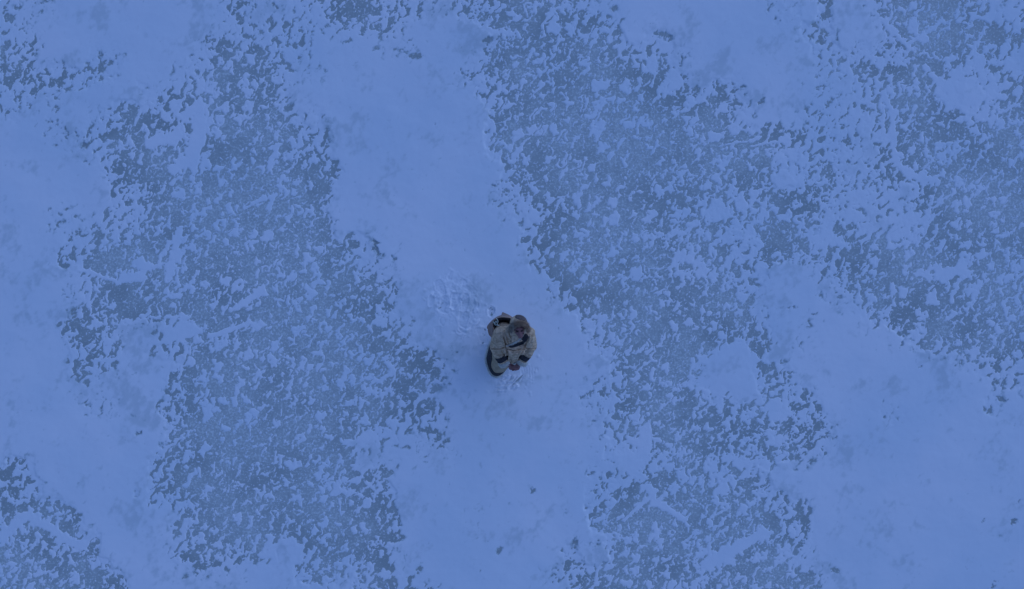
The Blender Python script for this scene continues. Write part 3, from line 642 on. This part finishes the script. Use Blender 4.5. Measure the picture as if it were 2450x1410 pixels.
def shell(name, m, parent, off0, off1, keep):
    """the skirt cells kept by keep(i, j), as a layer between two offsets"""
    A = grid+GN*off1; B = grid+GN*off0; vs = np.concatenate([A.reshape(-1, 3), B.reshape(-1, 3)]); n_ = A.shape[0]*NS; F = []
    K = np.array([[keep(i, j) for i in range(NS)] for j in range(NT)])
    for j in range(NT):
        for i in range(NS):
            if not K[j, i]: continue
            i1 = (i+1) % NS; q = [j*NS+i, (j+1)*NS+i, (j+1)*NS+i1, j*NS+i1]; F.append(q); F.append([v+n_ for v in q[::-1]])
            for (a_, b_, jj, ii) in ((0, 1, j, i-1), (1, 2, j+1, i), (2, 3, j, i1), (3, 0, j-1, i)):
                if not (0 <= jj < NT) or not K[jj, ii % NS]: F.append([q[b_], q[a_], q[a_]+n_, q[b_]+n_])
    used_ = sorted({v for f in F for v in f}); mp = {v: k2 for k2, v in enumerate(used_)}
    m_ = bpy.data.meshes.new(name); m_.from_pydata(vs[used_].tolist(), [], [[mp[v] for v in f] for f in F]); m_.update()
    bm = bmesh.new(); bm.from_mesh(m_); bmesh.ops.recalc_face_normals(bm, faces=bm.faces); bm.to_mesh(m_); bm.free()
    return link(name, m_, m, parent)
attach(shell('skirt_flap', M_coat2, per, -.006, 0, lambda i, j: True), parka)
hpx = hemR[:, 0]; hpy = hemR[:, 1]
def bandw(i):                                     # wide along the side of the flap, narrow round its tip
    y = hpy[i]; x = hpx[i]
    if x < 1176: 
        return .54 - .34*sstep(856, 882, y)
    return .20 + .06*sstep(1180, 1200, x)
BW = np.array([bandw(i) for i in range(NS)]); BW = sum(np.roll(BW, k_) for k_ in range(-4, 5))/9
def keep_band(i, j):
    t_ = (j+.5)/NT; return 1-BW[i] < t_ < .955
attach(shell('hem_band', M_dark, per, .0005, .005, keep_band), parka)
roots = []; dirs = []; rr = random.Random(11)
for i in range(NS):
    for _ in range(26):
        f = rr.random(); p = Vector(grid[-1, i])*(1-f)+Vector(grid[-1, (i+1) % NS])*f; q = Vector(grid[-6, i]); d = (p-q).normalized()
        nn_ = Vector(GN[-1, i]); roots.append(p-d*rr.uniform(0, .02)+nn_*rr.uniform(0, .005)); dirs.append(d*.8+nn_*.8)
attach(fur('hem_fringe', roots, dirs, .040, .0024, M_white, per, .6, 9), parka)

# --- hood drawn over the head with its big fur ruff
bm = bmesh.new()
ball(bm, HP(0, .045, .045), .125, 3, (.98, .95, .95)); ball(bm, HP(0, .06, -.07), .12, 3, (1.0, .85, .9))
hood_me = remesh(bm, .008, 4); hood = link('hood', hood_me, M_coat, per)
c = coords(hood_me); nr = normals(hood_me)
# open the face side of the hood
L3 = (Matrix.Rotation(R(8), 3, 'Z') @ tilt).inverted(); loc = np.array([(L3 @ (Vector(v)-HC)) for v in c])
bmh = bmesh.new(); bmh.from_mesh(hood_me); bmh.verts.ensure_lookup_table()
kill = [v for v in bmh.verts if loc[v.index][1] < -.030 and math.hypot(loc[v.index][0]/.080, (loc[v.index][2]+.01)/.108) < 1.1]
bmesh.ops.delete(bmh, geom=kill, context='VERTS'); bmh.to_mesh(hood_me); bmh.free()
px, py = pix(c)
c = coords(hood_me); nr = normals(hood_me); px, py = pix(c)
attach(peel(hood_me, inpoly(px, py, cc(715, 330, 730, 260, 850, 240, 960, 300, 990, 460, 925, 430, 880, 385, 800, 365)) & (c[:, 2] > 1.30), .004, 'hood_patch', M_crown, per), hood)
# ruff: a thick ring of fur round the face, densest above the brow
def ruff(name, m, a0, a1, n, length, rad0, seed, back=0.0, wid=.035):
    rr = random.Random(seed); roots = []; dirs = []
    for _ in range(n):
        an = R(rr.uniform(a0, a1)); o_ = Vector((math.cos(an)*1.0, 0, math.sin(an)*1.08)); rr_ = rr.uniform(-1, 1)
        u = rr.uniform(-1, 1); q = rr.uniform(-.2, 1)
        p = HP(*(o_*(rad0+.012*u)+Vector((0, -.052+back+wid*u*.6, 0))))
        d = (HP(*(o_*1.0+Vector((0, -.55-.3*u, 0))))-HP(0, 0, 0)).normalized(); roots.append(p); dirs.append(d)
    return fur(name, roots, dirs, length, .0026, m, per, .8, seed)
attach(ruff('ruff_grey', M_grey, 85, 180, 2600, .050, .100, 21, .012, .05), hood)
attach(ruff('ruff_brown', M_brown, -15, 112, 2900, .056, .104, 22, .012, .05), hood)
attach(ruff('ruff_outer', M_grey, -5, 185, 2400, .040, .108, 23, .045, .05), hood)

# --- collar lapels beside the face
def strip(name, pts, rad, m, parent, flat=1.0):
    bm = bmesh.new(); chain(bm, pts, rad, 2, .35); me_ = remesh(bm, .005, 3); return attach(link(name, me_, m, per), parent)
strip('collar', [P(1222, 790, 1.43), P(1222, 797, 1.42), P(1224, 804, 1.40), P(1230, 813, 1.37), P(1240, 817, 1.345), P(1250, 813, 1.36), P(1258, 805, 1.38)], [.018, .022, .022, .022, .020, .020, .016], M_coat, parka)
strip('lapel', [P(1217, 783, 1.44), P(1213, 792, 1.43), P(1214, 802, 1.41), P(1221, 812, 1.385)], [.02, .025, .028, .015], M_coat, parka)

# --- the wide carrying hood hanging open behind the shoulder
def loop3(pts, n=80):
    ps = [np.array(p) for p in pts]; o = []; k_ = len(ps)
    for i in range(k_):
        p0, p1, p2, p3 = ps[i-1], ps[i], ps[(i+1) % k_], ps[(i+2) % k_]
        for j in range(10):
            f = j/10; o.append(.5*((2*p1)+(-p0+p2)*f+(2*p0-5*p1+4*p2-p3)*f*f+(-p0+3*p1-3*p2+p3)*f**3))
    return np.array(o)
def PP(lst): return [tuple(P(1120+a/6.41, 710+b/6.41, z)) for a, b, z in lst]
low = PP([(400, 700, 1.05), (345, 600, 1.05), (330, 520, 1.02), (350, 440, 1.0), (420, 370, 1.0), (520, 320, 1.0), (620, 330, 1.02), (700, 380, 1.05), (660, 500, 1.08), (520, 620, 1.08)])
mid = PP([(380, 620, 1.16), (335, 555, 1.17), (288, 475, 1.18), (330, 400, 1.19), (420, 322, 1.21), (520, 280, 1.23), (640, 290, 1.25), (720, 370, 1.25), (660, 480, 1.22), (500, 600, 1.18)])
rim = PP([(390, 570, 1.27), (375, 480, 1.285), (372, 410, 1.295), (400, 360, 1.305), (450, 328, 1.315), (520, 312, 1.325), (625, 322, 1.33), (690, 380, 1.31), (640, 460, 1.28), (480, 560, 1.26)])
inn = PP([(410, 560, 1.25), (398, 490, 1.255), (395, 430, 1.262), (425, 380, 1.27), (470, 350, 1.285), (530, 335, 1.295), (620, 345, 1.30), (670, 385, 1.28), (620, 450, 1.25), (490, 540, 1.235)])
bot = PP([(440, 540, 1.10), (430, 490, 1.08), (430, 450, 1.07), (450, 420, 1.07), (490, 395, 1.07), (540, 380, 1.08), (600, 385, 1.09), (620, 410, 1.10), (590, 450, 1.10), (510, 510, 1.10)])
def loft(name, loops, m, parent, cap=False):
    A = [loop3(l) for l in loops]; n_ = len(A[0]); vs = np.concatenate(A); F = []
    for j in range(len(A)-1):
        for i in range(n_): F.append([j*n_+i, j*n_+(i+1) % n_, (j+1)*n_+(i+1) % n_, (j+1)*n_+i])
    if cap: F.append(list(range((len(A)-1)*n_, len(A)*n_)))
    m_ = bpy.data.meshes.new(name); m_.from_pydata(vs.tolist(), [], F); m_.update()
    bm = bmesh.new(); bm.from_mesh(m_); bmesh.ops.recalc_face_normals(bm, faces=bm.faces); bm.to_mesh(m_); bm.free()
    return link(name, m_, m, parent)
pouch = loft('carrying_hood', [low, mid, rim], M_bag, per)
attach(loft('lining', [rim, inn, bot], M_lin, per, True), pouch)
def tube(name, pts, r, m, parent, closed=False):
    bm = bmesh.new(); ps = [Vector(p) for p in pts]
    if closed: ps.append(ps[0])
    chain(bm, ps, [r]*len(ps), 1, .35); m_ = bpy.data.meshes.new(name); bm.to_mesh(m_); bm.free(); return attach(link(name, m_, m, per), parent)
def spl(pts, n=8):
    ps = [np.array(p) for p in pts]; ps = [2*ps[0]-ps[1]]+ps+[2*ps[-1]-ps[-2]]; o = []
    for i in range(1, len(ps)-2):
        p0, p1, p2, p3 = ps[i-1:i+3]
        for j in range(n): f = j/n; o.append(.5*((2*p1)+(-p0+p2)*f+(2*p0-5*p1+4*p2-p3)*f*f+(-p0+3*p1-3*p2+p3)*f**3))
    o.append(ps[-2]); return o
tube('rim_binding', spl(rim[1:7]), .009, M_rim, pouch)
tube('drawcord', spl(PP([(435, 338, 1.335), (455, 365, 1.345), (455, 400, 1.335), (445, 430, 1.33), (475, 447, 1.335)])), .0055, M_cord, pouch)
tube('drawcord', spl(PP([(445, 430, 1.33), (425, 437, 1.325), (405, 420, 1.31)])), .005, M_cord, pouch)
tube('drawcord', spl(PP([(385, 385, 1.32), (405, 400, 1.325), (425, 375, 1.33), (440, 385, 1.33), (415, 410, 1.32), (388, 402, 1.315)])), .0048, M_cord, pouch)
# the stiff pointed peak at its top and a fold hanging at its side
def slab(name, pts, th, m, parent):
    bm = bmesh.new(); vs = [bm.verts.new(p) for p in pts]; f = bm.faces.new(vs); bmesh.ops.subdivide_edges(bm, edges=bm.edges[:], cuts=3, use_grid_fill=True)
    r = bmesh.ops.solidify(bm, geom=bm.faces[:], thickness=th); bmesh.ops.bevel(bm, geom=[e for e in bm.edges if e.calc_face_angle(0) > 1], offset=th*.3, segments=2, affect='EDGES')
    m_ = bpy.data.meshes.new(name); bm.to_mesh(m_); bm.free(); return attach(link(name, m_, m, per, False), parent)
slab('peak', PP([(525, 230, 1.20), (500, 300, 1.24), (650, 322, 1.27), (645, 285, 1.25)]), .02, M_bag, pouch)
strip('side_fold', PP([(330, 520, 1.14), (350, 570, 1.12), (372, 600, 1.08)]), [.03, .035, .03], M_bag, pouch)
strip('side_fold', PP([(375, 480, 1.26), (395, 540, 1.25), (400, 590, 1.22)]), [.018, .02, .018], M_rim, pouch)
for o in list(col.objects):
    if o.parent and o.parent is not per and o.parent.type == 'MESH': o.matrix_parent_inverse = Matrix()
print('verts in snow', int(used.sum()))
